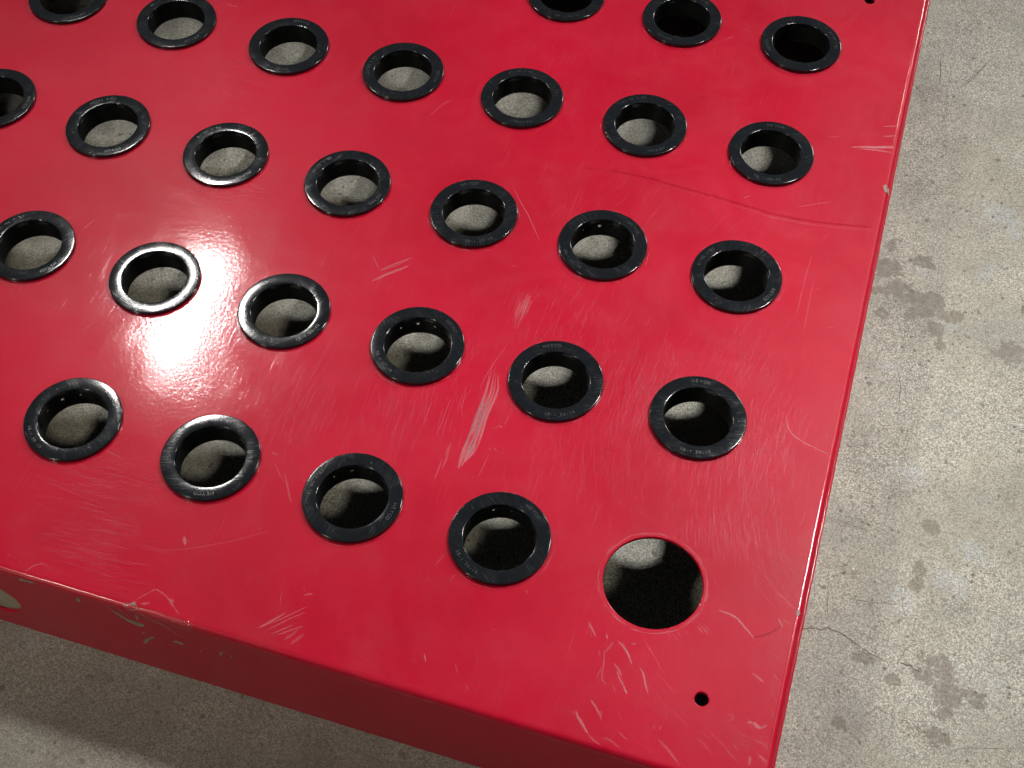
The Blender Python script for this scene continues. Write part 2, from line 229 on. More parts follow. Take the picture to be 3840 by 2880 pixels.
def black_nylon():
    k = NT("black_nylon")
    rnd = k.n("ShaderNodeObjectInfo").outputs["Random"]
    off = k.n("ShaderNodeVectorMath", {0: k.co, 1: (1.0, 1.0, 0.0)}, operation='ADD')
    shift = k.n("ShaderNodeCombineXYZ", {"X": k.math('MULTIPLY', rnd, 9.0), "Y": k.math('MULTIPLY', rnd, 5.0), "Z": 0.0})
    vec = k.n("ShaderNodeVectorMath", {0: k.co, 1: shift.outputs[0]}, operation='ADD').outputs[0]
    sc = None
    for rot in (0.3, 1.4, 2.4):
        v = k.n("ShaderNodeMapping", {"Vector": vec, "Scale": (2600, 150, 1), "Rotation": (0, 0, rot)}).outputs[0]
        s = k.ramp(k.noise(1.0, 2.0, 0.5, 0.3, v), 0.60, 0.78)
        sc = s if sc is None else k.math('MAXIMUM', sc, s)
    patch = k.ramp(k.noise(110.0, 4.0, 0.65, 0.8, vec), 0.42, 0.66)
    sc = k.math('MULTIPLY', sc, patch)
    base = k.mix(k.math('MULTIPLY', sc, 0.22), (0.010, 0.012, 0.015, 1), (0.20, 0.21, 0.22, 1))
    base = k.mix(k.math('MULTIPLY', patch, 0.025), base, (0.09, 0.10, 0.11, 1))
    hh = k.math('ADD', k.math('MULTIPLY', k.noise(90.0, 1.0, 0.4, 0.0, vec), 6.0e-5), k.math('MULTIPLY', k.noise(700.0, 2.0, 0.5, 0.0, vec), 3.0e-6))
    nb = k.bump(k.math('SUBTRACT', hh, k.math('MULTIPLY', sc, 3.0e-6)), 1.0, 1.0)
    k.set(Base_Color=base, Roughness=k.math('ADD', k.ramp(patch, 0, 1, 0.10, 0.14), k.math('MULTIPLY', sc, 0.2)), IOR=1.53, Normal=nb)
    return k.m


M_NYLON = black_nylon()
M_BORE = plain("black_nylon_bore", (0.008, 0.008, 0.008), 0.45, 0.4)
M_LETTER = plain("raised_black_lettering", (0.045, 0.048, 0.05), 0.30, 0.8)


def scratch_mat(name, c, rough, gain=0.8):
    k = NT(name)
    a = k.n("ShaderNodeAttribute", attribute_name="amount").outputs["Fac"]
    g = k.ramp(k.noise(1800.0, 3.0, 0.6), 0.30, 0.62, 0.35, 1.0)
    k.set(Base_Color=c, Roughness=rough, Alpha=k.math('MULTIPLY', a, k.math('MULTIPLY', g, gain)))
    return k.m


M_SCR = scratch_mat("scratch_and_highlight_paint", (0.84, 0.34, 0.40, 1), 0.42)
M_HAIR = scratch_mat("hairline_paint", (0.80, 0.20, 0.29, 1), 0.38)
M_SCRD = scratch_mat("gouge_and_shade_paint", (0.26, 0.002, 0.008, 1), 0.16)


def film_mat():
    k = NT("clear_torn_film")
    nb = k.bump(k.noise(380.0, 3.0, 0.6, 0.8), 1.0, 0.002)
    gl = k.n("ShaderNodeBsdfGlossy", {"Color": (1, 0.97, 0.95, 1), "Roughness": 0.12, "Normal": nb})
    tr = k.n("ShaderNodeBsdfTransparent", {"Color": (0.97, 0.95, 0.94, 1)})
    mx = k.n("ShaderNodeMixShader", {0: 0.055, 1: tr.outputs[0], 2: gl.outputs[0]})
    k.t.links.new(mx.outputs[0], k.out.inputs[0])
    return k.m


M_FILM = film_mat()


def concrete():
    k = NT("trowelled_concrete")
    big = k.noise(6.0, 5.0, 0.6)
    mid = k.noise(38.0, 6.0, 0.65, 0.6)
    grain = k.noise(900.0, 4.0, 0.7, 0.8)
    fine = k.noise(1500.0, 3.0, 0.7, 0.5)
    def att(nm):
        return k.n("ShaderNodeAttribute", attribute_name=nm).outputs["Fac"]
    base = k.mix(k.ramp(big, 0.3, 0.7), (0.39, 0.362, 0.28, 1), (0.375, 0.37, 0.315, 1))
    base = k.mix(k.ramp(mid, 0.42, 0.62, 0.0, 0.7), base, (0.37, 0.36, 0.315, 1))
    cloud = k.noise(17.0, 5.0, 0.62, 0.8)
    base = k.mix(k.ramp(cloud, 0.44, 0.60, 0.0, 0.55), base, (0.33, 0.325, 0.30, 1))
    worn = k.noise(75.0, 6.0, 0.72, 0.5)
    base = k.mix(k.ramp(worn, 0.555, 0.60, 0.0, 0.60), base, (0.26, 0.23, 0.18, 1))
    edge = k.noise(130.0, 6.0, 0.70, 0.7)
    edge2 = k.noise(300.0, 5.0, 0.7, 0.6)
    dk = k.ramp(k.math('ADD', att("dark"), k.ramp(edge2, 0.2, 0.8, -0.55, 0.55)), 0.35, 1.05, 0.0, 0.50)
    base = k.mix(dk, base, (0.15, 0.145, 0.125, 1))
    bl = k.ramp(k.math('ADD', att("blue"), k.ramp(edge2, 0.35, 0.65, -1.0, 0.35)), 0.25, 0.50, 0.0, 0.55)
    base = k.mix(bl, base, (0.47, 0.54, 0.61, 1))
    st = k.ramp(k.math('ADD', att("stain"), k.ramp(edge, 0.30, 0.70, -0.80, 0.45)), 0.38, 0.52, 0.0, 1.0)
    st = k.math('MULTIPLY', st, k.ramp(k.noise(210.0, 5.0, 0.7), 0.36, 0.56, 0.70, 1.0))
    base = k.mix(k.math('MULTIPLY', st, 0.92), base, (0.20, 0.165, 0.12, 1))
    # salt-and-pepper trowelled surface
    pep = k.ramp(grain, 0.48, 0.57)
    base = k.mix(k.math('MULTIPLY', pep, 0.60), base, (0.14, 0.128, 0.10, 1))
    salt = k.math('MULTIPLY', k.math('MULTIPLY', k.ramp(fine, 0.54, 0.40), k.ramp(k.noise(16.0, 4.0, 0.65), 0.38, 0.60, 0.35, 1.0)), k.ramp(st, 0, 1, 1.0, 0.25))
    base = k.mix(salt, base, (0.80, 0.77, 0.66, 1))
    fine2 = k.noise(1900.0, 2.0, 0.7)
    base = k.mix(k.ramp(fine2, 0.55, 0.63, 0.0, 0.6), base, (0.10, 0.09, 0.07, 1))
    # hair-fine dark veins
    wv = k.noise(170.0, 4.0, 0.7, 1.5)
    vein = k.ramp(k.math('ABSOLUTE', k.math('SUBTRACT', wv, 0.5)), 0.0, 0.012, 1.0, 0.0)
    base = k.mix(k.math('MULTIPLY', vein, k.ramp(k.noise(60.0, 3.0), 0.45, 0.6, 0.0, 0.6)), base, (0.10, 0.09, 0.075, 1))
    # pits: little round dark specks
    vo = k.n("ShaderNodeTexVoronoi", {"Vector": k.co, "Scale": 300.0, "Randomness": 1.0})
    pit = k.math('MULTIPLY', k.ramp(vo.outputs["Distance"], 0.16, 0.30, 1.0, 0.0),
                 k.ramp(k.n("ShaderNodeSeparateColor", {0: vo.outputs["Color"]}).outputs[0], 0.76, 0.80))
    base = k.mix(k.math('MULTIPLY', k.math('MULTIPLY', pit, k.ramp(k.noise(45.0, 3.0), 0.40, 0.60, 0.25, 1.0)), 0.85), base, (0.11, 0.10, 0.08, 1))
    v3 = k.n("ShaderNodeTexVoronoi", {"Vector": k.co, "Scale": 95.0, "Randomness": 1.0})
    wob = k.math('ADD', v3.outputs["Distance"], k.ramp(edge2, 0.3, 0.7, -0.12, 0.12))
    pit2 = k.math('MULTIPLY', k.ramp(wob, 0.07, 0.12, 1.0, 0.0), k.ramp(k.n("ShaderNodeSeparateColor", {0: v3.outputs["Color"]}).outputs[0], 0.45, 0.49))
    base = k.mix(k.math('MULTIPLY', pit2, 0.80), base, (0.15, 0.13, 0.10, 1))
    soil_and_shade = k.math('MULTIPLY', att("soil_and_shade"), k.ramp(k.noise(24.0, 4.0, 0.6), 0.3, 0.7, 0.7, 1.0))  # brown soil tone, with the dimness in front of the panel painted in
    base = k.mix(k.math('MULTIPLY', soil_and_shade, 0.55), base, (0.17, 0.145, 0.11, 1))
    # sparse glints, painted in as pale specks
    v2 = k.n("ShaderNodeTexVoronoi", {"Vector": k.co, "Scale": 130.0})
    gl = k.math('MULTIPLY', k.ramp(v2.outputs["Distance"], 0.06, 0.10, 1.0, 0.0),
                k.ramp(k.n("ShaderNodeSeparateColor", {0: v2.outputs["Color"]}).outputs[1], 0.965, 0.975))
    base = k.mix(gl, base, (0.85, 0.83, 0.75, 1))
    h = k.math('ADD', k.math('MULTIPLY', grain, -0.6), k.math('MULTIPLY', fine, 0.4))
    nb = k.bump(k.math('ADD', k.math('MULTIPLY', mid, 3.0e-4), k.math('MULTIPLY', h, 2.5e-4)), 1.0, 1.0)
    k.set(Base_Color=base, Roughness=k.math('SUBTRACT', 0.58, k.math('MULTIPLY', st, 0.08)), Specular_IOR_Level=0.5, Normal=nb)
    return k.m


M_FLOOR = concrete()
M_CRACK = plain("crack_dirt", (0.16, 0.135, 0.105), 0.9, 0.1, var=0.4, scale=1500)

# ------------------------------------------------------------------ floor
def floor():
    def axis(a, b, st, lo, hi):
        mid = np.arange(a, b + st / 2, st)
        return np.concatenate([np.linspace(lo, a - 40, 6), mid, np.linspace(b + 40, hi, 6)])
    xs = axis(-470, 200, 2.0, -3000, 3000)
    ys = axis(-180, 520, 2.0, -3000, 3000)
    X, Y = np.meshgrid(xs, ys)
    Z = ZF + 0 * X
    nx, ny = len(xs), len(ys)
    v = np.stack([X.ravel(), Y.ravel(), Z.ravel()], 1) * MM
    i = np.arange(nx - 1)[None, :] + nx * np.arange(ny - 1)[:, None]
    i = i.ravel()
    f = np.stack([i, i + 1, i + nx + 1, i + nx], 1)
    me = bpy.data.meshes.new("floor")
    me.vertices.add(len(v)); me.vertices.foreach_set("co", v.ravel())
    me.loops.add(f.size); me.loops.foreach_set("vertex_index", f.ravel())
    me.polygons.add(len(f)); me.polygons.foreach_set("loop_start", np.arange(0, f.size, 4))
    me.update(calc_edges=True)
    for nm, L, soft in (("stain", STAIN, 1.0), ("dark", DARK, 1.0), ("blue", BLUE, 1.0), ("soil_and_shade", [(-190, -110, 150, 45), (-60, -130, 140, 50)], 1.0)):
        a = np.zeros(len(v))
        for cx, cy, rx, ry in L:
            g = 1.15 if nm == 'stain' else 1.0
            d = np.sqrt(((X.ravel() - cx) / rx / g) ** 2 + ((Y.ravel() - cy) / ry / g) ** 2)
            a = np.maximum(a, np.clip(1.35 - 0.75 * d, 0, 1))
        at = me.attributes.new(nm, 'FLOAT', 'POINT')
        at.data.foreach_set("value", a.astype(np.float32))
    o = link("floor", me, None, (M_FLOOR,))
    o["kind"] = "structure"
    return o


def strip(V, Fc, A, pts, w, z, a, taper=True, jitter=0.0, step=0.8, axis=2):
    """thin ribbon along a polyline, tapered to its ends"""
    P = [pts[0]]
    for p, q in zip(pts, pts[1:]):
        L = math.hypot(q[0] - p[0], q[1] - p[1])
        n = max(1, int(L / step))
        for j in range(1, n + 1):
            P.append((p[0] + (q[0] - p[0]) * j / n, p[1] + (q[1] - p[1]) * j / n))
    n = len(P)
    base = len(V)
    for j, (x, y) in enumerate(P):
        a0, a1 = P[max(0, j - 1)], P[min(n - 1, j + 1)]
        dx, dy = a1[0] - a0[0], a1[1] - a0[1]
        L = math.hypot(dx, dy) or 1
        nx_, ny_ = -dy / L, dx / L
        t = j / (n - 1)
        ww = w * (0.25 + 0.75 * math.sin(math.pi * min(1, max(0, t))) ** 0.6 if taper else 1) * (1 + jitter * random.uniform(-.6, .6)) / 2
        x += jitter * random.uniform(-.25, .25) * w
        y += jitter * random.uniform(-.25, .25) * w
        if axis == 2:
            V.append((x + nx_ * ww, y + ny_ * ww, z)); V.append((x - nx_ * ww, y - ny_ * ww, z))
        else:
            V.append((x + nx_ * ww, z, y + ny_ * ww)); V.append((x - nx_ * ww, z, y - ny_ * ww))
        A += [a, a]
    for j in range(n - 1):
        b = base + 2 * j
        Fc.append((b, b + 1, b + 3, b + 2))


FLOOR = floor()
for pts, w in CRACK:
    V, Fc, A = [], [], []
    fine = [pts[0]]
    for p, q in zip(pts, pts[1:]):
        for j in (1, 2, 3, 4):
            fine.append((p[0] + (q[0] - p[0]) * j / 4 + random.uniform(-.35, .35), p[1] + (q[1] - p[1]) * j / 4 + random.uniform(-.35, .35)))
    strip(V, Fc, A, fine, w * 0.55, ZF + 0.05, 1.0, True, 0.5, 0.9)
    link("crack", mesh_from("crack", V, Fc), FLOOR, (M_CRACK,))

# ------------------------------------------------------------------ the panel
panel = bpy.data.objects.new("perforated_panel", None)
col.objects.link(panel)
panel.location = (XL * MM / 2, 0.1, ZF * MM)
set_tags(panel, "scratched red steel panel with rows of black ringed holes, lying on the concrete floor", "panel")
INV = Matrix.Translation(-Vector(panel.location))


def part(name, me, mats, parent=None):
    o = link(name, me, parent or panel, mats)
    if parent is None:
        o.matrix_parent_inverse = INV
    return o


OPEN_HOLE = (0, 0)


def hole_y(r, c):            # the last row sits a little farther back
    return r * PY + (0 if r < 4 else (1.0 if c > -3 else 3.0))


HOLES = []
for r in range(5):
    for c in range(0, -7, -1):
        HOLES.append((r, c))
SMALL = [(27.9, -39.7), (28.0, 351.8), (XL + 30, -39.7), (XL + 30, 351.8)]


def sheet(name, outer, circles, thick, bev, axis='z'):
    """flat sheet with round holes, from a filled 2D curve; returns a mesh in mm*MM, centred on z=0"""
    cu = bpy.data.curves.new(name, 'CURVE')
    cu.dimensions = '2D'
    cu.fill_mode = 'BOTH'
    cu.extrude = (thick / 2 - bev) * MM
    cu.bevel_depth = bev * MM
    cu.bevel_resolution = 2
    cu.offset = -bev * MM
    def poly(P):
        s = cu.splines.new('POLY')
        s.points.add(len(P) - 1)
        for p, q in zip(s.points, P):
            p.co = (q[0] * MM, q[1] * MM, 0, 1)
        s.use_cyclic_u = True
    poly(outer)
    for x, y, rad in circles:
        n = 128 if rad > 8 else 40
        poly([(x + rad * math.cos(2 * math.pi * i / n), y + rad * math.sin(2 * math.pi * i / n)) for i in range(n)])
    ob = bpy.data.objects.new(name, cu)
    col.objects.link(ob)
    dg = bpy.context.evaluated_depsgraph_get()
    me = bpy.data.meshes.new_from_object(ob.evaluated_get(dg))
    bpy.data.objects.remove(ob)
    bpy.data.curves.remove(cu)
    me.name = name
    return me


TH = 1.6
circ = [(c * PX, hole_y(r, c), HR) for r, c in HOLES] + [(x, y, 2.55) for x, y in SMALL]
RB = 2.4       # bend radius at the front
RS = 2.3       # bend radius at the side
me = sheet("top_plate", [(XL, YF + RB), (XR - 1.0 - RS, YF + RB), (XR - 1.0 - RS, YB - 2), (XL, YB - 2)], circ, TH, 0.45)
me.transform(Matrix.Translation((0, 0, -TH / 2 * MM)))
me.materials.append(M_RED); me.materials.append(M_INNER)
for p in me.polygons:
    p.material_index = 1 if (p.normal.z < -0.5) else 0
    p.use_smooth = abs(p.normal.z) < 0.98
top_plate = part("top_plate", me, ())


def extrude_profile(name, prof, a, b, axis, nseg=60, smooth=True, wob=0.0):
    """prof: list of (u, z); swept along x (axis 0: u is y) or y (axis 1: u is x)"""
    V, Fc = [], []
    n = len(prof)
    for i in range(nseg + 1):
        t = a + (b - a) * i / nseg
        for j, (u, z) in enumerate(prof):
            k = wob * (math.sin(t * 0.31) * 0.5 + math.sin(t * 0.83 + 1) * 0.3 + random.uniform(-.35, .35)) if 2 < j < n - 3 else 0
            V.append((t, u + k, z) if axis == 0 else (u + k, t, z))
    for i in range(nseg):
        for j in range(n - 1):
            q = (i * n + j, i * n + j + 1, (i + 1) * n + j + 1, (i + 1) * n + j)
            Fc.append(q if axis == 0 else q[::-1])
    return mesh_from(name, V, Fc, smooth)


def box_mesh(name, a, b):
    x1, y1, z1 = a; x2, y2, z2 = b
    V = [(x1, y1, z1), (x2, y1, z1), (x2, y2, z1), (x1, y2, z1), (x1, y1, z2), (x2, y1, z2), (x2, y2, z2), (x1, y2, z2)]
    F_ = [(0, 3, 2, 1), (4, 5, 6, 7), (0, 1, 5, 4), (1, 2, 6, 5), (2, 3, 7, 6), (3, 0, 4, 7)]
    return mesh_from(name, V, F_)

# front bend and wall
arc = [(YF + RB - RB * math.sin(t), -RB + RB * math.cos(t)) for t in np.linspace(0, math.pi / 2, 12)]
arc = [(YF + RB + 0.3, -0.0)] + arc
fb = extrude_profile("front_bend", arc, XL, XR - 0.6, 0, 260, True, 0.06)
part("front_bend", fb, (M_RED,))
me = sheet("front_wall", [(XL, ZF + 0.3), (XR - 0.6, ZF + 0.3), (XR - 0.6, -RB), (XL, -RB)],
           [(-256.6, -33.0, 14.4), (-256.6 + 122, -33.0, 0.01)][:1], TH, 0.25)
me.transform(Matrix.Translation((0, (YF + TH / 2) * MM, 0)) @ Matrix.Rotation(math.pi / 2, 4, 'X'))
me.materials.append(M_RED2); me.materials.append(M_INNER)
for p in me.polygons:
    p.material_index = 1 if p.normal.y > 0.5 else 0
front_wall = part("front_wall", me, ())
M_BEIGE = plain("lit_floor_beige", (0.38, 0.34, 0.25), 0.6, 0.3, var=0.15, scale=300)
me = box_mesh("lit_floor_stand_in", (-280, YF + 1.75, -58), (-236, YF + 2.6, -10))  # added plate, coloured like the lit floor beyond the hole
part("lit_floor_stand_in", me, (M_BEIGE,))

# side bend: a round shoulder, a fine seam, then a narrow hem that stands proud of the wall
x0 = XR - 1.0 - RS
side = [(x0 - 0.3, 0.0)] + [(x0 + RS * math.sin(t), -RS + RS * math.cos(t)) for t in np.linspace(0, math.radians(78), 12)]
part("side_bend", extrude_profile("side_bend", side, YF + 0.8, YB, 1, 420, True, 0.055), (M_RED,))
hx, hz, hr = XR - 0.85, -3.0, 0.85
hem = [(hx + hr * math.cos(t), hz + hr * math.sin(t)) for t in np.linspace(math.radians(165), math.radians(-60), 14)]
hem += [(XR - 0.9, -6.0), (XR - 0.9, ZF + 0.3)]
part("side_hem", extrude_profile("side_hem", hem, YF + 0.4, YB, 1, 420, True, 0.05), (M_RED,))
part("side_wall", box_mesh("side_wall", (XR - 2.6, YF + 1.7, ZF + 0.3), (XR - 1.2, YB - 0.2, -3.2)), (M_INNER,))
part("side_wall", box_mesh("side_wall", (XL, YF + 1.7, ZF + 0.3), (XL + 1.4, YB - 0.2, -1.7)), (M_RED2,))
part("back_wall", box_mesh("back_wall", (XL + 1.5, YB - 1.5, ZF + 0.3), (XR - 2.7, YB, -1.7)), (M_RED2,))

# ------------------------------------------------------------------ grommets
def lathe(prof, n=96):
    V, Fc = [], []
    m = len(prof)
    for i in range(n):
        a = 2 * math.pi * i / n
        for r_, z in prof:
            V.append((r_ * math.cos(a), r_ * math.sin(a), z))
    for i in range(n):
        for j in range(m - 1):
            a, b = i * m + j, ((i + 1) % n) * m + j
            Fc.append((a, b, b + 1, a + 1))
    return V, Fc


RO, RI = 19.95, 14.15
ZT = 1.75
prof = []
# outside face, from the plate up, rounded shoulder, slightly crowned face, rolled lip into the bore
prof += [(RO - 0.05, 0.02), (RO, 0.4), (RO, ZT - 0.5)]
prof += [(RO - 0.4 + 0.4 * math.cos(t), ZT - 0.4 + 0.38 * math.sin(t)) for t in np.linspace(0.1, math.pi / 2, 7)]
prof += [(19.0, ZT + 0.0), (18.0, ZT + 0.05), (16.5, ZT + 0.07), (15.2, ZT + 0.04), (14.6, ZT + 0.0)]
prof += [(RI + 0.45 - 0.45 * math.sin(t), ZT - 0.45 + 0.45 * math.cos(t)) for t in np.linspace(0.2, math.pi / 2, 7)]
prof += [(RI + 0.02, -0.8)]
V, Fc = lathe(prof)
FL = mesh_from("flange", V, Fc, True)
FL.materials.append(M_NYLON)

# collar: a ring of locking fingers with narrow windows between them just below the sheet
V, Fc = [], []
NF = 12
def ring_piece(a0, a1, z0, z1, r0, r1, n):
    b = len(V)
    for i in range(n + 1):
        a = a0 + (a1 - a0) * i / n
        for (r_, z) in ((r0, z1), (r1, z1), (r1, z0), (r0, z0)):
            V.append((r_ * math.cos(a), r_ * math.sin(a), z))
    for i in range(n):
        for j in range(4):
            p, q = b + i * 4 + j, b + i * 4 + (j + 1) % 4
            Fc.append((p, q, q + 4, p + 4))
    Fc.append((b, b + 3, b + 2, b + 1))
    e = b + n * 4
    Fc.append((e, e + 1, e + 2, e + 3))
ring_piece(0, 2 * math.pi, -2.4, -0.75, RI + 0.01, RI + 1.6, 96)
slot = 0.088
for i in range(NF):
    a = 2 * math.pi * i / NF
    ring_piece(a + slot / 2, a + 2 * math.pi / NF - slot / 2, -5.0, -2.4, RI + 0.01, RI + 1.3, 8)
ring_piece(0, 2 * math.pi, -9.4, -5.0, RI + 0.01, RI + 1.2, 96)
CO = mesh_from("collar", V, Fc, False)
CO.materials.append(M_BORE)
V, Fc = [], []
ring_piece(0, 2 * math.pi, -9.4, -0.75, RI + 0.01, RI + 1.2, 96)
CO2 = mesh_from("closed_collar", V, Fc, False)
CO2.materials.append(M_BORE)
SLOTTED = {(2, -1), (1, -2), (0, -4), (0, -2), (0, -1)}


def letters():
    """raised maker's name and size on the flange, tops facing outward for the name, inward for the size"""
    verts, faces = [], []
    def glyph(ch, size):
        cu = bpy.data.curves.new("glyph", 'FONT')
        cu.body = ch
        cu.size = size * MM
        cu.extrude = 0.07 * MM
        cu.resolution_u = 2
        cu.align_x = 'CENTER'
        ob = bpy.data.objects.new("glyph", cu)
        col.objects.link(ob)
        dg = bpy.context.evaluated_depsgraph_get()
        m = bpy.data.meshes.new_from_object(ob.evaluated_get(dg))
        vs = [v.co.copy() for v in m.vertices]
        fs = [tuple(p.vertices) for p in m.polygons]
        bpy.data.objects.remove(ob)
        bpy.data.curves.remove(cu)
        bpy.data.meshes.remove(m)
        return vs, fs
    def run(text, mid, radius, size, adv, outward):
        n = len(text)
        for i, ch in enumerate(text):
            if ch == ' ':
                continue
            off = (i - (n - 1) / 2) * adv / radius
            a = mid - off if outward else mid + off
            rot = a - math.pi / 2 if outward else a + math.pi / 2
            vs, fs = glyph(ch, size)
            M = Matrix.Translation((radius * MM * math.cos(a), radius * MM * math.sin(a), (ZT + 0.06) * MM)) @ Matrix.Rotation(rot, 4, 'Z') @ Matrix.Translation((0, -0.35 * size * MM, 0))
            b = len(verts)
            verts.extend((M @ v)[:] for v in vs)
            faces.extend(tuple(b + q for q in f) for f in fs)
    run("HEYCO", 0.0, 17.3, 2.1, 1.62, True)
    run("SB-1.50-10", math.pi, 17.3, 2.0, 1.28, False)
    run("2", math.pi / 2, 16.6, 1.3, 1.2, True)
    run(".", -math.pi / 2, 17.6, 4.0, 1.2, True)
    me = bpy.data.meshes.new("lettering")
    me.from_pydata(verts, [], faces)
    me.update()
    me.materials.append(M_LETTER)
    return me


LT = letters()
# image angle of the maker's name on each grommet (degrees)
ANG = {(0, -1): 35, (0, -2): -20, (0, -3): -92, (0, -4): 28, (1, 0): 80, (1, -1): 95, (1, -2): 28, (1, -3): 138, (1, -4): -130,
       (1, -5): -45, (2, 0): -34, (2, -1): 28, (2, -2): 100, (2, -3): -35, (2, -4): -50, (2, -5): -70, (2, -6): -10,
       (3, 0): 75, (3, -1): -72, (3, -2): -88, (3, -3): -12, (3, -4): 70, (3, -5): -50, (3, -6): -60, (4, 0): 185, (4, -1): -130, (4, -2): 90}
inv2 = np.linalg.inv(np.array([[0.955, 0.295], [-0.248, 0.796]]))
for r, c in HOLES:
    if (r, c) == OPEN_HOLE:
        continue
    x, y = c * PX, hole_y(r, c)
    a = math.radians(ANG.get((r, c), random.uniform(0, 360)))
    w = inv2 @ np.array([math.cos(a), math.sin(a)])
    ang = math.atan2(w[1], w[0])
    g = bpy.data.objects.new("grommet", FL)
    col.objects.link(g)
    g.parent = panel
    g.matrix_parent_inverse = INV
    g.location = ((x + random.uniform(-.25, .25)) * MM, (y + random.uniform(-.25, .25)) * MM, random.uniform(0, 0.1) * MM)
    g.rotation_euler = (random.uniform(-.008, .008), random.uniform(-.008, .008), ang)
    for nm, mesh in (("collar", CO if (r, c) in SLOTTED else CO2), ("lettering", LT)):
        q = bpy.data.objects.new(nm, mesh)
        col.objects.link(q)
        q.parent = g
        if nm == "lettering":
            q["kind"] = "stuff"

# ------------------------------------------------------------------ wear on the plate, and painted crease light and shade
def near_hole(x, y, m=20.3):
    for r, c in HOLES:
        mm = 19.7 if (r, c) == OPEN_HOLE else m
        if (x - c * PX) ** 2 + (y - hole_y(r, c)) ** 2 < mm * mm:
            return True
    return any((x - a) ** 2 + (y - b) ** 2 < 9 for a, b in SMALL)


def wear(name, items, mat, z0):
    V, Fc, A = [], [], []
    for i, (pts, w, a) in enumerate(items):
        strip(V, Fc, A, pts, w, z0 + 0.004 * (i % 7), a, True, 0.3)
    keep = []
    for f in Fc:
        cx = sum(V[i][0] for i in f) / 4; cy = sum(V[i][1] for i in f) / 4
        if cx < XR - 1.1 - RS and cy > YF + RB and not near_hole(cx, cy):
            keep.append(f)
    me = mesh_from(name, V, keep)
    at = me.attributes.new("amount", 'FLOAT', 'POINT')
    at.data.foreach_set("value", np.array(A, dtype=np.float32))
    o = part(name, me, (mat,))
    o["kind"] = "stuff"
    return o


items = [(p, w * 0.85, a * 0.85) for p, w, a in SCRATCH]
items.append(([(x, y - 0.9) for x, y in CREASE[3:]], 0.7, 0.40))  # highlight below the crease, painted on as a pale strip
hair = []
for L, Rr, n, a in BAND:
    def samp(P, t):
        k = t * (len(P) - 1); i = min(int(k), len(P) - 2); f = k - i
        return (P[i][0] + (P[i + 1][0] - P[i][0]) * f, P[i][1] + (P[i + 1][1] - P[i][1]) * f)
    for i in range(n):
        s = random.random()
        t0 = random.uniform(0, 0.35); t1 = random.uniform(0.6, 1.0)
        pts = []
        for j in range(8):
            t = t0 + (t1 - t0) * j / 7
            p, q = samp(L, t), samp(Rr, t)
            pts.append((p[0] + (q[0] - p[0]) * s, p[1] + (q[1] - p[1]) * s))
        items.append((pts, random.uniform(0.2, 0.7), a * random.uniform(.6, 1.5)))
for C0, ex, ey, d, n, a in FIELD:
    for _ in range(int(n * 1.6)):
        u, v = random.gauss(0, 0.55), random.gauss(0, 0.55)
        L = random.uniform(0.4, 2.4)
        rot = random.gauss(0, 0.09)
        dx, dy = d[0] * math.cos(rot) - d[1] * math.sin(rot), d[0] * math.sin(rot) + d[1] * math.cos(rot)
        cx, cy = C0[0] + ex[0] * u + ey[0] * v, C0[1] + ex[1] * u + ey[1] * v
        b = random.uniform(-.06, .06)
        hair.append(([(cx - dx * L / 2, cy - dy * L / 2), (cx - dy * b, cy + dx * b), (cx + dx * L / 2, cy + dy * L / 2)],
                     random.uniform(0.08, 0.20), a * random.uniform(0.25, 1.3)))
for _ in range(420):        # short nicks scattered over the sheet
    cx, cy = random.uniform(-300, 54), random.uniform(-66, 330)
    t = random.uniform(0, math.pi); L = random.uniform(0.4, 2.2)
    hair.append(([(cx, cy), (cx + L * math.cos(t), cy + L * math.sin(t))], random.uniform(0.2, 0.5), random.uniform(.1, .4)))
for r, c in HOLES:          # pale residue round the rims
    for _ in range(26):
        t = random.uniform(0, 2 * math.pi); q = 20.6 + abs(random.gauss(0, 0.35)); L = random.uniform(0.02, 0.12)
        pts = [(c * PX + q * math.cos(t + L * s), hole_y(r, c) + q * math.sin(t + L * s)) for s in (-1, 0, 1)]
        items.append((pts, random.uniform(.15, .45), random.uniform(.1, .35)))
for _ in range(60):         # mark left by the missing ring round the open hole
    t = random.uniform(0, 2 * math.pi); q = random.choice((20.5, 20.6, 21.0)) + random.gauss(0, 0.12); L = random.uniform(0.04, 0.22)
    items.append(([(q * math.cos(t + L * s), q * math.sin(t + L * s)) for s in (-1, -.5, 0, .5, 1)], random.uniform(.15, .35), random.uniform(.12, .4)))
wear("scratch_and_crease_light", items, M_SCR, 0.02)
PIP1 = [(-233.0, 63.0), (-225.0, 70.0), (-215.0, 80.0)]      # dark rubbed streak left of the glare
wear("hairline_scratch", hair, M_HAIR, 0.055)
wear("gouge_and_crease_shade", [([(x, y + 0.9) for x, y in CREASE], 1.3, 0.28), ([(x, y + 0.3) for x, y in CREASE2], 0.6, 0.55),  # shaded side of the crease painted as a dark strip, beside gouges
               (PIP1, 0.9, 0.5)], M_SCRD, 0.09)


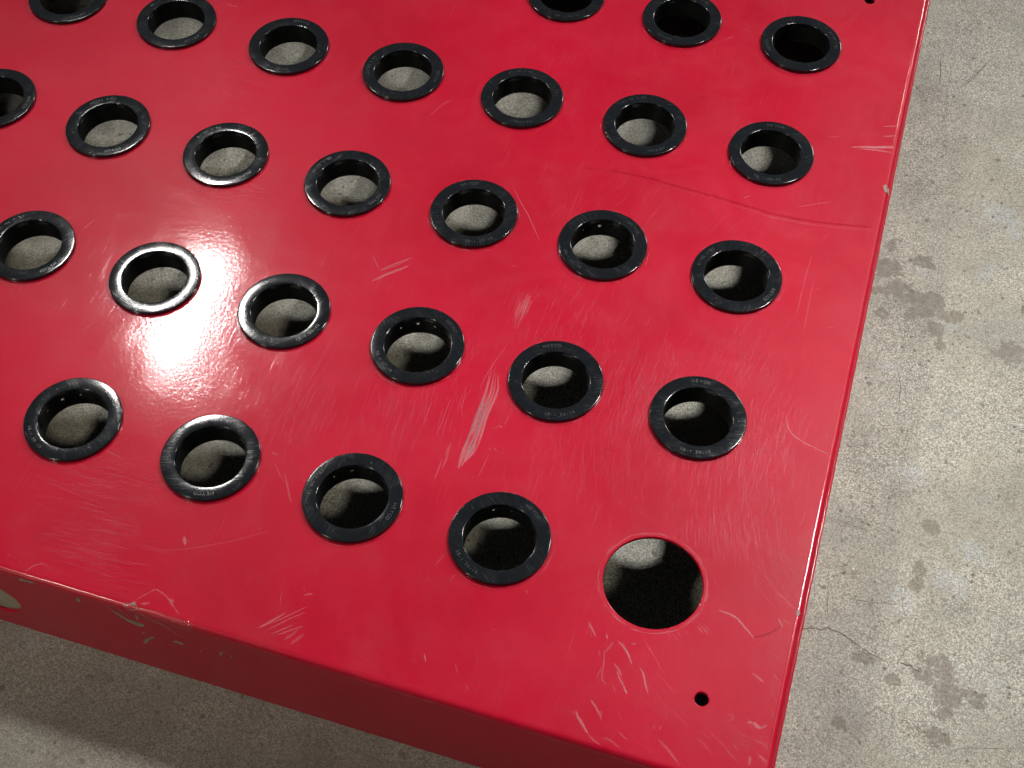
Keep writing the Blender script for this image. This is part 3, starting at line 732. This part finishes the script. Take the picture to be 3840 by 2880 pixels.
def ridge(name, pts, w, h, mat):
    """long shallow crease pressed up out of the sheet"""
    V, Fc = [], []
    prof = [(-1.0, 0.004), (-0.55, 0.35), (-0.1, 1.0), (0.25, 0.75), (0.6, 0.2), (1.0, 0.004)]
    n = 0
    P = [pts[0]]
    for p, q in zip(pts, pts[1:]):
        for j in range(1, 9):
            P.append((p[0] + (q[0] - p[0]) * j / 8, p[1] + (q[1] - p[1]) * j / 8))
    # smooth the path
    for _ in range(12):
        P = [P[0]] + [((a[0] + 2 * b[0] + c[0]) / 4, (a[1] + 2 * b[1] + c[1]) / 4) for a, b, c in zip(P, P[1:], P[2:])] + [P[-1]]
    n = len(P)
    m = len(prof)
    for j, (x, y) in enumerate(P):
        a0, a1 = P[max(0, j - 1)], P[min(n - 1, j + 1)]
        dx, dy = a1[0] - a0[0], a1[1] - a0[1]
        L = math.hypot(dx, dy) or 1
        k = min(1, (j + .05) / (n * 0.25)) ** 1.2
        for u, z in prof:
            V.append((x - dy / L * u * w * (0.4 + 0.6 * k), y + dx / L * u * w * (0.4 + 0.6 * k), 0.006 + z * h * k))
    for j in range(n - 1):
        for i in range(m - 1):
            b = j * m + i
            Fc.append((b, b + m, b + m + 1, b + 1))
    part(name, mesh_from(name, V, Fc, True), (mat,))


ridge("crease", CREASE, 1.6, 0.075, M_RED)
ridge("crease", CREASE2, 0.7, 0.06, M_RED)

# paint chips on the front wall: shallow flakes with their own edge
def chip(pts, yface):
    n = len(pts)
    V = [(x, yface - 0.12, z) for x, z in pts] + [(x, yface - 0.01, z) for x, z in pts]
    Fc = [tuple(range(n))[::-1]] + [(i, (i + 1) % n, n + (i + 1) % n, n + i) for i in range(n)]
    me = mesh_from("paint_chip", V, Fc)
    me.validate()
    bm = bmesh.new(); bm.from_mesh(me); bmesh.ops.triangulate(bm, faces=bm.faces[:]); bmesh.ops.recalc_face_normals(bm, faces=bm.faces[:]); bm.to_mesh(me); bm.free()
    part("paint_chip", me, (M_CHIP,))


for pts in CHIP:
    chip(pts, YF)


def flake(pts3):
    n = len(pts3)
    me = mesh_from("paint_chip", pts3, [tuple(range(n))])
    part("paint_chip", me, (M_CHIP,))


flake([(-188.3, YF + 1.1, -0.25), (-186.0, YF + 2.0, 0.05), (-184.6, YF + 3.6, 0.12), (-183.2, YF + 2.2, 0.10), (-182.3, YF + 0.9, -0.30), (-185.0, YF + 0.2, -1.2)])
flake([(53.6, 226.6, 0.07), (54.9, 227.8, 0.09), (56.6, 225.6, -0.15), (57.35, 221.9, -0.9), (56.2, 223.0, 0.0), (55.0, 223.2, 0.08)])
flake([(54.4, 4.9, 0.07), (55.4, 5.1, 0.08), (55.9, 3.6, 0.02), (55.0, 2.3, 0.07), (54.3, 3.2, 0.07)])

# torn clear film wrapped over the front edge
def film(name, rows, mat):
    V, Fc = [], []
    m = len(rows[0])
    for row in rows:
        V += row
    for j in range(len(rows) - 1):
        for i in range(m - 1):
            b = j * m + i
            Fc.append((b, b + 1, b + m + 1, b + m))
    me = mesh_from(name, V, Fc, True)
    part(name, me, (mat,))


rows = []
for j in range(15):
    t = j / 14
    row = []
    for i in range(49):
        s = i / 48
        x = -189 + 27.5 * s + 3.0 * t
        a = t * math.pi / 2 * 1.05
        hgt = 0.10 + 0.30 * abs(math.sin(s * 23 + t * 4)) * random.uniform(.3, 1)
        y = YF + RB - (RB + hgt) * math.sin(a)
        z = -RB + (RB + hgt) * math.cos(a)
        if t > 0.8:
            z -= (t - 0.8) * 22 * (0.25 + 0.75 * (1 - abs(2 * s - 0.9)))
        row.append((x, y, z))
    rows.append(row)
film("torn_film", rows, M_FILM)
V, Fc, A = [], [], []
for pts in FOLD:
    strip(V, Fc, A, pts, 0.35, YF - 0.16, 0.8, True, 0.3, 0.8, axis=1)
me = mesh_from("film_fold", V, Fc)
at = me.attributes.new("amount", 'FLOAT', 'POINT'); at.data.foreach_set("value", np.array(A, dtype=np.float32))
part("film_fold", me, (scratch_mat("film_fold_pale", (0.62, 0.56, 0.5, 1), 0.3),))
for pts, w, a in [(FILMEDGE[0], .32, .55), (FILMEDGE[1], .32, .55), ([(-181.5, -66.0), (-180.3, -64.6)], .5, .8),
                  ([(-180.6, -66.2), (-179.0, -64.2)], .4, .7), ([(-171.8, -60.6), (-171.2, -62.0), (-170.6, -63.0)], 1.3, .4)]:
    V, Fc, A = [], [], []
    strip(V, Fc, A, pts, w, 0.13, a, True, 0.7, 0.5)
    me = mesh_from("film_edge", V, Fc)
    at = me.attributes.new("amount", 'FLOAT', 'POINT')
    at.data.foreach_set("value", np.array(A, dtype=np.float32))
    part("film_edge", me, (M_SCR,))
